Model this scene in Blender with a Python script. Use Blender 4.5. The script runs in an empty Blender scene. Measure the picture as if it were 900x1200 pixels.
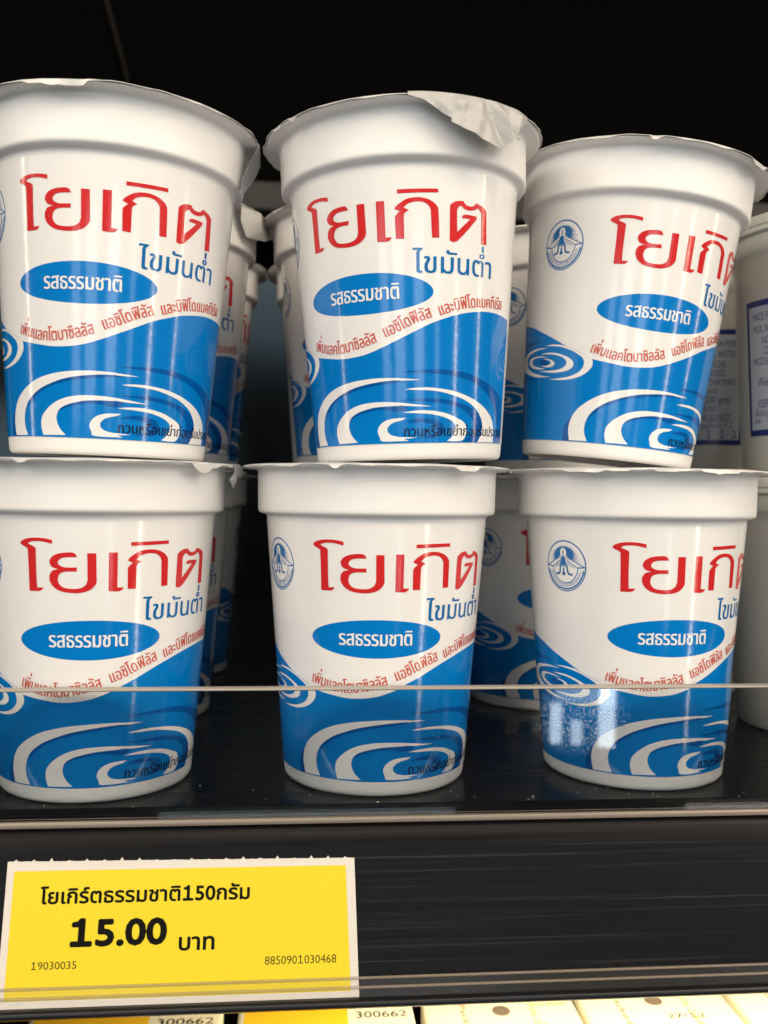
import bpy, bmesh, math, random
from mathutils import Vector, Matrix
from mathutils.geometry import tessellate_polygon, delaunay_2d_cdt

random.seed(7)
scene = bpy.context.scene
COL = scene.collection
rad = math.radians

# ------------------------------------------------------------------ camera
CAM_R, CAM_U, CAM_F = (0.995821, -0.090373, 0.013197), (-0.011526, 0.018987, 0.999753), (0.090601, 0.995727, -0.017866)
CAM_H, CAM_PX = 0.068133, 1080.81

cam_data = bpy.data.cameras.new("camera")
cam_data.sensor_fit = 'VERTICAL'
cam_data.sensor_height = 24.0
cam_data.lens = CAM_PX / 1200 * 24.0
cam_data.clip_start = 0.005
cam_data.clip_end = 50
cam_data.dof.use_dof = True
cam_data.dof.focus_distance = 0.207
cam_data.dof.aperture_fstop = 14.0
cam = bpy.data.objects.new("camera", cam_data)
COL.objects.link(cam)
cam.matrix_world = Matrix((
    (CAM_R[0], CAM_U[0], -CAM_F[0], 0), (CAM_R[1], CAM_U[1], -CAM_F[1], 0),
    (CAM_R[2], CAM_U[2], -CAM_F[2], CAM_H), (0, 0, 0, 1)))
scene.camera = cam

# ------------------------------------------------------------------ world, lamps, exposure
world = bpy.data.worlds.new("World")
scene.world = world
world.use_nodes = True
bgn = world.node_tree.nodes["Background"]
bgn.inputs[0].default_value = (0.75, 0.88, 1.0, 1)
bgn.inputs[1].default_value = 0.035
scene.view_settings.view_transform = 'Standard'
scene.view_settings.look = 'None'
scene.view_settings.exposure = 0.04
scene.view_settings.gamma = 1.0
scene.cycles.max_bounces = 8


def lamp(name, loc, target, sx, sy, radiance, color):
    """rectangular lamp; radiance is what the panel would look like, so size and power go together"""
    ld = bpy.data.lights.new(name, 'AREA')
    ld.shape = 'RECTANGLE'
    ld.size, ld.size_y = sx, sy
    ld.energy = radiance * math.pi * sx * sy
    ld.color = color
    o = bpy.data.objects.new(name, ld)
    COL.objects.link(o)
    o.location = loc
    d = Vector(target) - Vector(loc)
    o.rotation_euler = d.to_track_quat('-Z', 'Y').to_euler()
    return o


WARM = (1.0, 0.84, 0.66)
COOL = (0.80, 0.92, 1.0)
lamp("canopy_lamp", (0.08, -0.20, 0.50), (0.03, 0.2, 0.10), 1.1, 0.20, 4.9, WARM)
lamp("side_fill_lamp", (-1.15, -0.75, 1.05), (0.0, 0.22, 0.10), 0.8, 0.8, 2.2, WARM)  # added soft fill from the left so the cups' sides stay bright
lamp("side_fill_lamp", (1.25, -0.70, 1.05), (0.06, 0.22, 0.10), 0.8, 0.8, 2.2, WARM)  # added fill, its counterpart on the right
lamp("floor_bounce_lamp", (0.05, -0.55, -1.0), (0.03, 0.2, 0.07), 1.6, 0.7, 0.40, (0.86, 0.93, 1.0))
PIV = Vector((0.03, 0.20, 0.09))


def upright_lamp(name, az, w_deg, el0, el1, dist, radiance, color):
    """upright window, lamp column or added panel seen from the shelf at azimuth az (0 = straight out, + = right)"""
    a = rad(az)
    out = Vector((math.sin(a), -math.cos(a), 0))
    z0, z1 = dist * math.tan(rad(el0)), dist * math.tan(rad(el1))
    loc = PIV + out * dist + Vector((0, 0, (z0 + z1) / 2))
    tgt = Vector((PIV.x, PIV.y, loc.z))
    return lamp(name, loc, tgt, 2 * dist * math.tan(rad(w_deg / 2)), z1 - z0, radiance, color)


for az_, w_, l_ in ((-29, 8, 3.2), (-14, 11, 3.8), (7, 10, 4.4), (27, 4, 3.2)):
    upright_lamp("shop_window_lamp", az_, w_, -6, 7, 1.6, l_, COOL)
for az_, w_, e_, l_ in ((16.9, 0.75, -14.6, 8.0), (18.3, 0.7, -15.6, 6.5), (20.3, 1.1, -13.2, 9.0)):
    upright_lamp("doorway_lamp", az_, w_, -17.2, e_, 1.6, l_, COOL)
upright_lamp("doorway_lamp", 18.9, 4.2, -14.5, -6, 1.62, 2.0, COOL)
upright_lamp("column_lamp", 49, 1.6, -24, 6, 1.6, 24.0, WARM)
upright_lamp("added_front_lamp", 0, 20, 12.5, 21, 2.0, 2.4, COOL)  # added cool panel, put here to reflect in the back panel
upright_lamp("added_front_lamp", -50, 50, 13.5, 29, 2.0, 4.4, (1.0, 0.96, 0.90))  # added front fill for the cups, set off to the left
upright_lamp("added_front_lamp", 50, 50, 13.5, 29, 2.0, 4.4, (1.0, 0.94, 0.85))  # added front fill for the cups, set off to the right
upright_lamp("column_lamp", 79, 1.6, -4, 18, 1.2, 18.0, WARM)
upright_lamp("column_lamp", -84, 1.6, -6, 20, 1.2, 16.0, WARM)
# strip lamp of the shelf below, under the price rail
lamp("shelf_lamp", (0.115, 0.222, -0.030), (0.115, 0.262, -0.10), 0.24, 0.012, 60.0, (1.0, 0.84, 0.55))


# ------------------------------------------------------------------ materials
def new_mat(name, color, rough=0.5, ior=1.45, **kw):
    m = bpy.data.materials.new(name)
    m.use_nodes = True
    b = m.node_tree.nodes["Principled BSDF"]
    b.inputs["Base Color"].default_value = (*color, 1)
    b.inputs["Roughness"].default_value = rough
    b.inputs["IOR"].default_value = ior
    for k, v in kw.items():
        b.inputs[k.replace('_', ' ')].default_value = v
    return m


def noise_on(m, scale, amount, strength, dist=0.0004, stretch=(1, 1, 1), rough_amt=0.0, detail=4):
    """procedural unevenness: colour mottling, roughness change and bump from one noise"""
    nt = m.node_tree
    b = nt.nodes["Principled BSDF"]
    tc = nt.nodes.new("ShaderNodeTexCoord")
    mp = nt.nodes.new("ShaderNodeMapping")
    mp.inputs["Scale"].default_value = stretch
    nz = nt.nodes.new("ShaderNodeTexNoise")
    nz.inputs["Scale"].default_value = scale
    nz.inputs["Detail"].default_value = detail
    nt.links.new(tc.outputs["Object"], mp.inputs[0])
    nt.links.new(mp.outputs[0], nz.inputs["Vector"])
    if amount:
        mx = nt.nodes.new("ShaderNodeMix")
        mx.data_type = 'RGBA'
        c = b.inputs["Base Color"].default_value
        mx.inputs["A"].default_value = [min(1, x * (1 + amount)) for x in c[:3]] + [1]
        mx.inputs["B"].default_value = [x * (1 - amount) for x in c[:3]] + [1]
        nt.links.new(nz.outputs[0], mx.inputs["Factor"])
        nt.links.new(mx.outputs["Result"], b.inputs["Base Color"])
    if rough_amt:
        mr = nt.nodes.new("ShaderNodeMapRange")
        r = b.inputs["Roughness"].default_value
        mr.inputs["From Min"].default_value = 0.3
        mr.inputs["From Max"].default_value = 0.7
        mr.inputs["To Min"].default_value = max(0.02, r - rough_amt)
        mr.inputs["To Max"].default_value = r + rough_amt
        nt.links.new(nz.outputs[0], mr.inputs["Value"])
        nt.links.new(mr.outputs[0], b.inputs["Roughness"])
    if strength:
        bp = nt.nodes.new("ShaderNodeBump")
        bp.inputs["Strength"].default_value = strength
        bp.inputs["Distance"].default_value = dist
        nt.links.new(nz.outputs[0], bp.inputs["Height"])
        nt.links.new(bp.outputs[0], b.inputs["Normal"])
    return m


M = {}
M['plastic'] = noise_on(new_mat("white_plastic", (0.82, 0.80, 0.77), 0.38), 90, 0.02, 0.08, 0.0003)
M['foil'] = noise_on(new_mat("lid_paper", (0.66, 0.64, 0.60), 0.38, Metallic=0.12), 170, 0.06, 0.55, 0.0006, detail=7)
M['foil_flap_shaded'] = noise_on(new_mat("lid_paper_flap_shaded", (0.44, 0.43, 0.41), 0.5, Metallic=0.1), 330, 0.06, 0.5, 0.0004, detail=6)  # darker base stands for shade on the flap's downward tilt
M['foil_dark'] = noise_on(new_mat("lid_foil_dark", (0.45, 0.46, 0.47), 0.34, Metallic=0.5), 260, 0.05, 0.3, 0.0004)  # darker, more metallic foil of the small hanging tabs


def print_mat(name, color):
    return noise_on(new_mat(name, color, 0.13, 1.5), 1500, 0.015, 0.10, 0.00005, rough_amt=0.05, detail=2)


M['p_white'] = print_mat("label_white", (0.82, 0.80, 0.77))
M['p_blue'] = print_mat("label_blue", (0.0005, 0.185, 0.55))
M['p_dark'] = print_mat("label_deep_blue", (0.001, 0.088, 0.335))
M['p_red'] = print_mat("label_red", (0.60, 0.022, 0.024))
M['p_red2'] = print_mat("label_small_red", (0.62, 0.10, 0.06))
M['p_navy'] = print_mat("label_text_blue", (0.003, 0.14, 0.40))
M['p_black'] = print_mat("label_black", (0.008, 0.012, 0.03))
M['black_plastic'] = noise_on(new_mat("black_plastic", (0.0045, 0.0045, 0.0052), 0.40, Specular_IOR_Level=0.16), 700, 0.4, 0.10, 0.0002,
                              stretch=(0.012, 1, 1), rough_amt=0.14, detail=5)
M['shelf_black'] = noise_on(new_mat("black_shelf", (0.005, 0.005, 0.005), 0.24, Specular_IOR_Level=0.15), 150, 0.4, 0.10, 0.0006,
                            stretch=(0.02, 1, 1), rough_amt=0.12)
M['void'] = noise_on(new_mat("black_liner", (0.0015, 0.0015, 0.0016), 0.7, Specular_IOR_Level=0.02), 6, 0.3, 0.0)
M['panel'] = noise_on(new_mat('black_back_panel', (0.002, 0.002, 0.002), 0.13, Specular_IOR_Level=0.42, Specular_Tint=(0.72, 0.92, 1.0, 1.0)), 40, 0.2, 0.05)
M['ledge'] = noise_on(new_mat("dull_metal_ledge", (0.022, 0.019, 0.016), 0.6), 30, 0.2, 0.0)
M['glass'] = new_mat("clear_acrylic", (0.975, 0.99, 0.985), 0.0, 1.45, Transmission_Weight=1.0)
M['glass_edge'] = noise_on(new_mat("beige_edge_glint", (0.40, 0.36, 0.30), 0.35), 400, 0.15, 0.2, 0.0002, stretch=(0.05, 1, 1))  # beige colour stands for warm lamp light caught on the polished edge
M['lip'] = noise_on(new_mat("satin_metal_lip", (0.34, 0.27, 0.21), 0.35, Metallic=0.5), 200, 0.25, 0.1, 0.0003, stretch=(0.02, 1, 1))
M['card'] = noise_on(new_mat("white_card", (0.72, 0.66, 0.58), 0.6), 300, 0.05, 0.1, 0.0002)
M['yellow'] = noise_on(new_mat("yellow_print", (0.80, 0.61, 0.006), 0.5), 30, 0.04, 0.05, 0.0002, detail=6)
M['ink'] = new_mat("black_ink", (0.006, 0.005, 0.004), 0.6, Specular_IOR_Level=0.1)
M['ink_grey'] = new_mat("grey_ink", (0.06, 0.045, 0.015), 0.6, Specular_IOR_Level=0.1)
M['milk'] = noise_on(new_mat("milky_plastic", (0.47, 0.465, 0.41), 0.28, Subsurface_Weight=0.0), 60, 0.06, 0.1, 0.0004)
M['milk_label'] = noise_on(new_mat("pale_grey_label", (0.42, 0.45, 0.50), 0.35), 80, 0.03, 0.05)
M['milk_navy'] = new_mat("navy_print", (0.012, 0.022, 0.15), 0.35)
M['carton'] = noise_on(new_mat("cream_carton", (0.82, 0.76, 0.58), 0.45), 80, 0.03, 0.08, 0.0003)
M['carton_yellow'] = noise_on(new_mat("yellow_carton", (0.80, 0.45, 0.02), 0.45), 80, 0.03, 0.08, 0.0003)
M['orange_ink'] = new_mat("orange_ink", (0.55, 0.10, 0.02), 0.5)
M['lime_ink'] = new_mat("lime_ink", (0.50, 0.55, 0.03), 0.5)
M['dot'] = noise_on(new_mat("grey_dot", (0.16, 0.12, 0.09), 0.5), 500, 0.3, 0.0)
M['straw_red'] = new_mat("red_print", (0.35, 0.03, 0.02), 0.5)


def half_clear(name, color, rough, fac):
    """thin clear plastic: part see-through, part satin surface"""
    m = bpy.data.materials.new(name)
    m.use_nodes = True
    nt = m.node_tree
    b = nt.nodes["Principled BSDF"]
    b.inputs["Base Color"].default_value = (*color, 1)
    b.inputs["Roughness"].default_value = rough
    tr = nt.nodes.new("ShaderNodeBsdfTransparent")
    mx = nt.nodes.new("ShaderNodeMixShader")
    mx.inputs[0].default_value = fac
    nt.links.new(tr.outputs[0], mx.inputs[1])
    nt.links.new(b.outputs[0], mx.inputs[2])
    nt.links.new(mx.outputs[0], nt.nodes["Material Output"].inputs[0])
    return m


M['glint_ridge'] = half_clear("lip_glint_ridge", (0.42, 0.33, 0.24), 0.25, 0.38)  # beige, half clear: painted glints along the clear lip of the rail
M['clear_film'] = half_clear("clear_film", (0.25, 0.24, 0.22), 0.12, 0.05)
M['bead'] = noise_on(new_mat("black_bead", (0.008, 0.008, 0.010), 0.30), 200, 0.3, 0.0, stretch=(0.02, 1, 1))


def scuff(m, scale, lo, hi, color):
    """thin lengthwise scuff lines of paler colour"""
    nt = m.node_tree
    b = nt.nodes["Principled BSDF"]
    src = b.inputs["Base Color"].links[0].from_socket
    tc = nt.nodes.new("ShaderNodeTexCoord")
    mp = nt.nodes.new("ShaderNodeMapping")
    mp.inputs["Scale"].default_value = (0.006, 1, 1)
    nz = nt.nodes.new("ShaderNodeTexNoise")
    nz.inputs["Scale"].default_value = scale
    nz.inputs["Detail"].default_value = 7
    nz.inputs["Roughness"].default_value = 0.75
    mr = nt.nodes.new("ShaderNodeMapRange")
    mr.inputs["From Min"].default_value = lo
    mr.inputs["From Max"].default_value = hi
    mx = nt.nodes.new("ShaderNodeMix")
    mx.data_type = 'RGBA'
    mx.inputs["B"].default_value = (*color, 1)
    nt.links.new(tc.outputs["Object"], mp.inputs[0])
    nt.links.new(mp.outputs[0], nz.inputs["Vector"])
    nt.links.new(nz.outputs[0], mr.inputs["Value"])
    nt.links.new(mr.outputs[0], mx.inputs["Factor"])
    nt.links.new(src, mx.inputs["A"])
    nt.links.new(mx.outputs["Result"], b.inputs["Base Color"])


scuff(M['black_plastic'], 1500, 0.56, 0.80, (0.055, 0.050, 0.048))
scuff(M['shelf_black'], 300, 0.58, 0.85, (0.016, 0.015, 0.014))


def smudge_mat():
    """greasy scratched patch: mostly clear, with rough streaks where a noise says so"""
    m = bpy.data.materials.new("smudge")
    m.use_nodes = True
    nt = m.node_tree
    nt.nodes.clear()
    out = nt.nodes.new("ShaderNodeOutputMaterial")
    mix = nt.nodes.new("ShaderNodeMixShader")
    tr = nt.nodes.new("ShaderNodeBsdfTransparent")
    gl = nt.nodes.new("ShaderNodeBsdfPrincipled")
    gl.inputs["Base Color"].default_value = (0.62, 0.70, 0.76, 1)
    gl.inputs["Roughness"].default_value = 0.45
    tc = nt.nodes.new("ShaderNodeTexCoord")
    n1 = nt.nodes.new("ShaderNodeTexNoise")
    n1.inputs["Scale"].default_value = 1100
    n1.inputs["Detail"].default_value = 5
    n1.inputs["Distortion"].default_value = 2.5
    r1 = nt.nodes.new("ShaderNodeMapRange")
    r1.inputs["From Min"].default_value = 0.50
    r1.inputs["From Max"].default_value = 0.66
    r1.inputs["To Max"].default_value = 0.42
    # soft round limit of the patch, in generated coordinates of the sheet
    mp = nt.nodes.new("ShaderNodeMapping")
    mp.inputs["Scale"].default_value = (1, 0, 1)
    mp.inputs["Location"].default_value = (-0.5, 0, -0.62)
    gr = nt.nodes.new("ShaderNodeVectorMath")
    gr.operation = 'LENGTH'
    r2 = nt.nodes.new("ShaderNodeMapRange")
    r2.inputs["From Min"].default_value = 0.28
    r2.inputs["From Max"].default_value = 0.50
    r2.inputs["To Min"].default_value = 1
    r2.inputs["To Max"].default_value = 0
    mu = nt.nodes.new("ShaderNodeMath")
    mu.operation = 'MULTIPLY'
    nt.links.new(tc.outputs["Object"], n1.inputs["Vector"])
    nt.links.new(n1.outputs[0], r1.inputs["Value"])
    nt.links.new(tc.outputs["Generated"], mp.inputs[0])
    nt.links.new(mp.outputs[0], gr.inputs[0])
    nt.links.new(gr.outputs["Value"], r2.inputs["Value"])
    nt.links.new(r1.outputs[0], mu.inputs[0])
    nt.links.new(r2.outputs[0], mu.inputs[1])
    nt.links.new(mu.outputs[0], mix.inputs[0])
    nt.links.new(tr.outputs[0], mix.inputs[1])
    nt.links.new(gl.outputs[0], mix.inputs[2])
    nt.links.new(mix.outputs[0], out.inputs[0])
    return m


M['smudge'] = smudge_mat()


# ------------------------------------------------------------------ object helpers
def mesh_obj(name, mesh, parent=None):
    o = bpy.data.objects.new(name, mesh)
    COL.objects.link(o)
    if parent:
        o.parent = parent
    return o


def empty(name, matrix, label, cat, group=None):
    o = bpy.data.objects.new(name, None)
    COL.objects.link(o)
    o.empty_display_size = 0.01
    o.matrix_world = matrix
    o['label'] = label
    o['category'] = cat
    if group:
        o['group'] = group
    return o


def bm_mesh(bm, name, mats, smooth_angle=None):
    me = bpy.data.meshes.new(name)
    bmesh.ops.recalc_face_normals(bm, faces=bm.faces[:])
    bm.to_mesh(me)
    bm.free()
    for m in mats:
        me.materials.append(m)
    if smooth_angle is not None:
        me.shade_smooth()
        me.set_sharp_from_angle(angle=rad(smooth_angle))
    return me


def lathe(profile, seg=128):
    """profile of (r, z) in mm turned about z"""
    bm = bmesh.new()
    rings = []
    for r, z in profile:
        if r < 1e-6:
            rings.append([bm.verts.new((0, 0, z / 1000))])
        else:
            rings.append([bm.verts.new((r / 1000 * math.cos(2 * math.pi * i / seg),
                                        r / 1000 * math.sin(2 * math.pi * i / seg), z / 1000)) for i in range(seg)])
    for a, b in zip(rings, rings[1:]):
        for i in range(seg):
            j = (i + 1) % seg
            if len(a) == 1 and len(b) > 1:
                bm.faces.new((a[0], b[j], b[i]))
            elif len(b) == 1 and len(a) > 1:
                bm.faces.new((a[i], a[j], b[0]))
            elif len(a) > 1:
                bm.faces.new((a[i], a[j], b[j], b[i]))
    return bm


def box(bm, x0, x1, y0, y1, z0, z1, bevel=0.0, mat=0):
    vs = [bm.verts.new((x, y, z)) for z in (z0, z1) for y in (y0, y1) for x in (x0, x1)]
    fs = [bm.faces.new([vs[i] for i in q]) for q in
          ((0, 2, 3, 1), (4, 5, 7, 6), (0, 1, 5, 4), (2, 6, 7, 3), (0, 4, 6, 2), (1, 3, 7, 5))]
    for f in fs:
        f.material_index = mat
    if bevel:
        es = list({e for f in fs for e in f.edges})
        r = bmesh.ops.bevel(bm, geom=es, offset=bevel, segments=3, profile=0.5, affect='EDGES', clamp_overlap=True)
        for f in r['faces']:
            f.material_index = mat


# ------------------------------------------------------------------ lettering
_glyphs = {}
_tmp = bpy.data.curves.new("lettering", 'FONT')
_tmp_o = bpy.data.objects.new("lettering", _tmp)
COL.objects.link(_tmp_o)


def _text_mesh(s, bold):
    """triangles of a string at size 1; outlines whose strokes overlap are filled as one shape (non-zero winding)"""
    _tmp.body = s
    _tmp.size = 1.0
    _tmp.resolution_u = 3
    _tmp.fill_mode = 'NONE'
    _tmp.offset = bold
    dg = bpy.context.evaluated_depsgraph_get()
    dg.update()
    me = bpy.data.meshes.new_from_object(_tmp_o.evaluated_get(dg))
    nb = {}
    for e in me.edges:
        a, b = e.vertices
        nb.setdefault(a, []).append(b)
        nb.setdefault(b, []).append(a)
    loops, seen = [], set()
    for v0 in range(len(me.vertices)):
        if v0 in seen or v0 not in nb:
            continue
        loop, prev, cur = [v0], None, v0
        seen.add(v0)
        while True:                                  # walk in rising vertex order, which is the outline's own direction
            nx = [n for n in nb[cur] if n not in seen]
            if not nx:
                break
            n = cur + 1 if cur + 1 in nx else nx[0]
            loop.append(n)
            seen.add(n)
            cur = n
        if len(loop) > 2:
            loops.append([Vector(me.vertices[k].co[:2]) for k in loop])
    bpy.data.meshes.remove(me)
    pts, edges = [], []
    for L in loops:
        o = len(pts)
        pts += L
        edges += [(o + k, o + (k + 1) % len(L)) for k in range(len(L))]
    if not pts:
        return []
    vs, _, fs, _, _, _ = delaunay_2d_cdt(pts, edges, [], 0, 1e-5)
    out = []
    for f in fs:
        c = sum((vs[k] for k in f), Vector((0, 0))) / len(f)
        wn = 0
        for L in loops:
            for a, b in zip(L, L[1:] + L[:1]):
                if (a.y <= c.y) != (b.y <= c.y):
                    x = a.x + (c.y - a.y) / (b.y - a.y) * (b.x - a.x)
                    if x > c.x:
                        wn += 1 if b.y > a.y else -1
        if wn:
            out.append([tuple(vs[k]) for k in f])
    return out


def glyph(ch, bold):
    """(triangles, advance) of one character at size 1"""
    k = (ch, bold)
    if ch == '1' and k not in _glyphs:
        # a "1" with flag and foot, as on printed tickets
        w = 0.10 + 2.2 * bold
        o1 = [(0.08, 0.0), (0.54, 0.0), (0.54, 0.85 * w), (0.31 + w / 2, 0.85 * w), (0.31 + w / 2, 0.72), (0.31 - w * 0.32, 0.72),
              (0.26 - w * 0.4, 0.64), (0.10, 0.615), (0.10, 0.615 - 0.72 * w), (0.31 - w / 2, 0.615 - 0.72 * w), (0.31 - w / 2, 0.85 * w), (0.08, 0.85 * w)]
        _glyphs[k] = (tri_fill(o1), 0.62)
    if k not in _glyphs:
        a = max(x for t in _text_mesh("I", bold) for x, y in t)
        if ch == ' ':
            adv = max(x for t in _text_mesh("I I", bold) for x, y in t) - max(x for t in _text_mesh("II", bold) for x, y in t)
            _glyphs[k] = ([], adv)
        else:
            adv = max(x for t in _text_mesh(ch + "I", bold) for x, y in t) - a
            _glyphs[k] = (_text_mesh(ch, bold), max(0.0, adv) if adv > 0.02 else 0.0)
    return _glyphs[k]


UPPER = "\u0e31\u0e34\u0e35\u0e36\u0e37\u0e47\u0e4d"
TONES = "\u0e48\u0e49\u0e4a\u0e4b\u0e4c"
TALL = "\u0e1b\u0e1d\u0e1f"


def layout(s, bold=0.0, track=0.0):
    """list of (triangles in text space, x of the glyph's middle); marks stacked the Thai way"""
    out, x, prev, base = [], 0.0, '', ''
    for i, ch in enumerate(s):
        tris, adv = glyph(ch, bold)
        dx, dy = 0.0, 0.0
        if ch in TONES:
            nxt = s[i + 1] if i + 1 < len(s) else ''
            if prev in UPPER and prev:
                dy = 0.20
            elif nxt == '\u0e33':
                dy = 0.20
        if (ch in UPPER or ch in TONES) and base in TALL and base:
            dx = -0.13
        t2 = [[(px + x + dx, py + dy) for px, py in t] for t in tris]
        if t2:
            xs = [p[0] for t in t2 for p in t]
            out.append((t2, (min(xs) + max(xs)) / 2))
        x += adv + (track if adv else 0)
        if adv:
            base = ch
        prev = ch
    return out, x


def text_polys(s, x0, x1, y, h, bold=0.0, shear=0.0):
    """text fitted between x0 and x1 with size h (height of a capital about 0.7 h)"""
    L, w = layout(s, bold)
    k = (x1 - x0) / w
    return [[(x0 + (px + shear * py) * k, y + py * h) for px, py in t] for t2, _ in L for t in t2]


# ------------------------------------------------------------------ flat art helpers
def smooth_closed(pts, n=4, corner=50):
    """Catmull-Rom through a closed outline, keeping sharp corners sharp"""
    N = len(pts)
    cor = []
    for i in range(N):
        a, b, c = Vector(pts[i - 1]), Vector(pts[i]), Vector(pts[(i + 1) % N])
        d1, d2 = b - a, c - b
        if d1.length < 1e-9 or d2.length < 1e-9:
            cor.append(True)
        else:
            cor.append(math.degrees(d1.angle(d2)) > corner)
    out = []
    for i in range(N):
        p0, p1, p2, p3 = (Vector(pts[(i + k) % N]) for k in (-1, 0, 1, 2))
        if cor[i]:
            p0 = p1
        if cor[(i + 1) % N]:
            p3 = p2
        for k in range(n):
            t = k / n
            q = 0.5 * ((2 * p1) + (p2 - p0) * t + (2 * p0 - 5 * p1 + 4 * p2 - p3) * t * t + (3 * p1 - p0 - 3 * p2 + p3) * t ** 3)
            out.append((q.x, q.y))
    return out


def smooth_open(pts, n=6):
    out = []
    N = len(pts)
    for i in range(N - 1):
        p0, p1, p2, p3 = (Vector(pts[min(max(i + k, 0), N - 1)]) for k in (-1, 0, 1, 2))
        for k in range(n):
            t = k / n
            q = 0.5 * ((2 * p1) + (p2 - p0) * t + (2 * p0 - 5 * p1 + 4 * p2 - p3) * t * t + (3 * p1 - p0 - 3 * p2 + p3) * t ** 3)
            out.append((q.x, q.y))
    out.append(tuple(pts[-1]))
    return out


def tri_fill(outline):
    v = [Vector((p[0], p[1], 0)) for p in outline]
    return [[outline[i] for i in t] for t in tessellate_polygon([v])]


def stroke(pts, w):
    """polyline drawn with width w as quads"""
    out = []
    for a, b in zip(pts, pts[1:]):
        a, b = Vector(a), Vector(b)
        d = (b - a)
        if d.length < 1e-9:
            continue
        d.normalize()
        n = Vector((-d.y, d.x)) * w / 2
        e = d * w * 0.3
        out.append([tuple(a - e + n), tuple(a - e - n), tuple(b + e - n), tuple(b + e + n)])
    return out


def ring_sector(r0, r1, a0, a1, n=48):
    out = []
    for i in range(n):
        t0, t1 = (rad(a0 + (a1 - a0) * k / n) for k in (i, i + 1))
        out.append([(r0 * math.cos(t0), r0 * math.sin(t0)), (r1 * math.cos(t0), r1 * math.sin(t0)),
                    (r1 * math.cos(t1), r1 * math.sin(t1)), (r0 * math.cos(t1), r0 * math.sin(t1))])
    return out


def clip_poly(poly, axis, lim, keep_greater):
    out = []
    n = len(poly)
    for i in range(n):
        p, q = poly[i], poly[(i + 1) % n]
        ip = (p[axis] >= lim) if keep_greater else (p[axis] <= lim)
        iq = (q[axis] >= lim) if keep_greater else (q[axis] <= lim)
        if ip:
            out.append(p)
        if ip != iq:
            t = (lim - p[axis]) / (q[axis] - p[axis])
            r = [p[0] + (q[0] - p[0]) * t, p[1] + (q[1] - p[1]) * t]
            r[axis] = lim
            out.append(tuple(r))
    return out


def wrap_layers(name, layers, mats, r_of_z, zmin, zmax, step=3.0):
    """flat art (degrees round the cup, mm up it) wrapped on the cone; every layer is cut at the same
    generators, so the layers stay parallel however small the gap between them"""
    verts, faces, mi, normals = [], [], [], []
    slope = r_of_z(1.0) - r_of_z(0.0)
    for polys, mat, lift in layers:
        for poly in polys:
            us = [p[0] for p in poly]
            k0, k1 = math.floor(min(us) / step + 1e-7), math.ceil(max(us) / step - 1e-7)
            for k in range(k0, max(k1, k0 + 1)):
                q = poly
                if min(us) < k * step - 1e-7:
                    q = clip_poly(q, 0, k * step, True)
                if q and max(us) > (k + 1) * step + 1e-7:
                    q = clip_poly(q, 0, (k + 1) * step, False)
                if q:
                    q = clip_poly(q, 1, zmin, True)
                if q:
                    q = clip_poly(q, 1, zmax, False)
                if len(q) < 3:
                    continue
                ar = sum(q[i][0] * q[(i + 1) % len(q)][1] - q[(i + 1) % len(q)][0] * q[i][1] for i in range(len(q)))
                if abs(ar) < 1e-7:
                    continue
                if ar < 0:
                    q = q[::-1]
                a0, a1 = rad(k * step), rad((k + 1) * step)
                base = len(verts)
                for u, z in q:
                    R = (r_of_z(z) + lift) / 1000
                    t = (u - k * step) / step
                    x = R * ((1 - t) * math.sin(a0) + t * math.sin(a1))
                    y = -R * ((1 - t) * math.cos(a0) + t * math.cos(a1))
                    verts.append((x, y, z / 1000))
                    normals.append(Vector((math.sin(rad(u)), -math.cos(rad(u)), -slope)).normalized())
                faces.append(list(range(base, base + len(q))))
                mi.append(mat)
    me = bpy.data.meshes.new(name)
    me.from_pydata(verts, [], faces)
    for m in mats:
        me.materials.append(m)
    me.polygons.foreach_set("material_index", mi)
    me.shade_smooth()
    me.normals_split_custom_set_from_vertices(normals)
    me.update()
    return me


# ------------------------------------------------------------------ the yoghurt cup
H = 75.0
Z_T, R_T, R_Z = 61.7, 26.99, 22.02
Z_L0, Z_L1 = 3.6, 61.9


def cup_r(z):
    return R_Z + (R_T - R_Z) * z / Z_T


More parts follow.
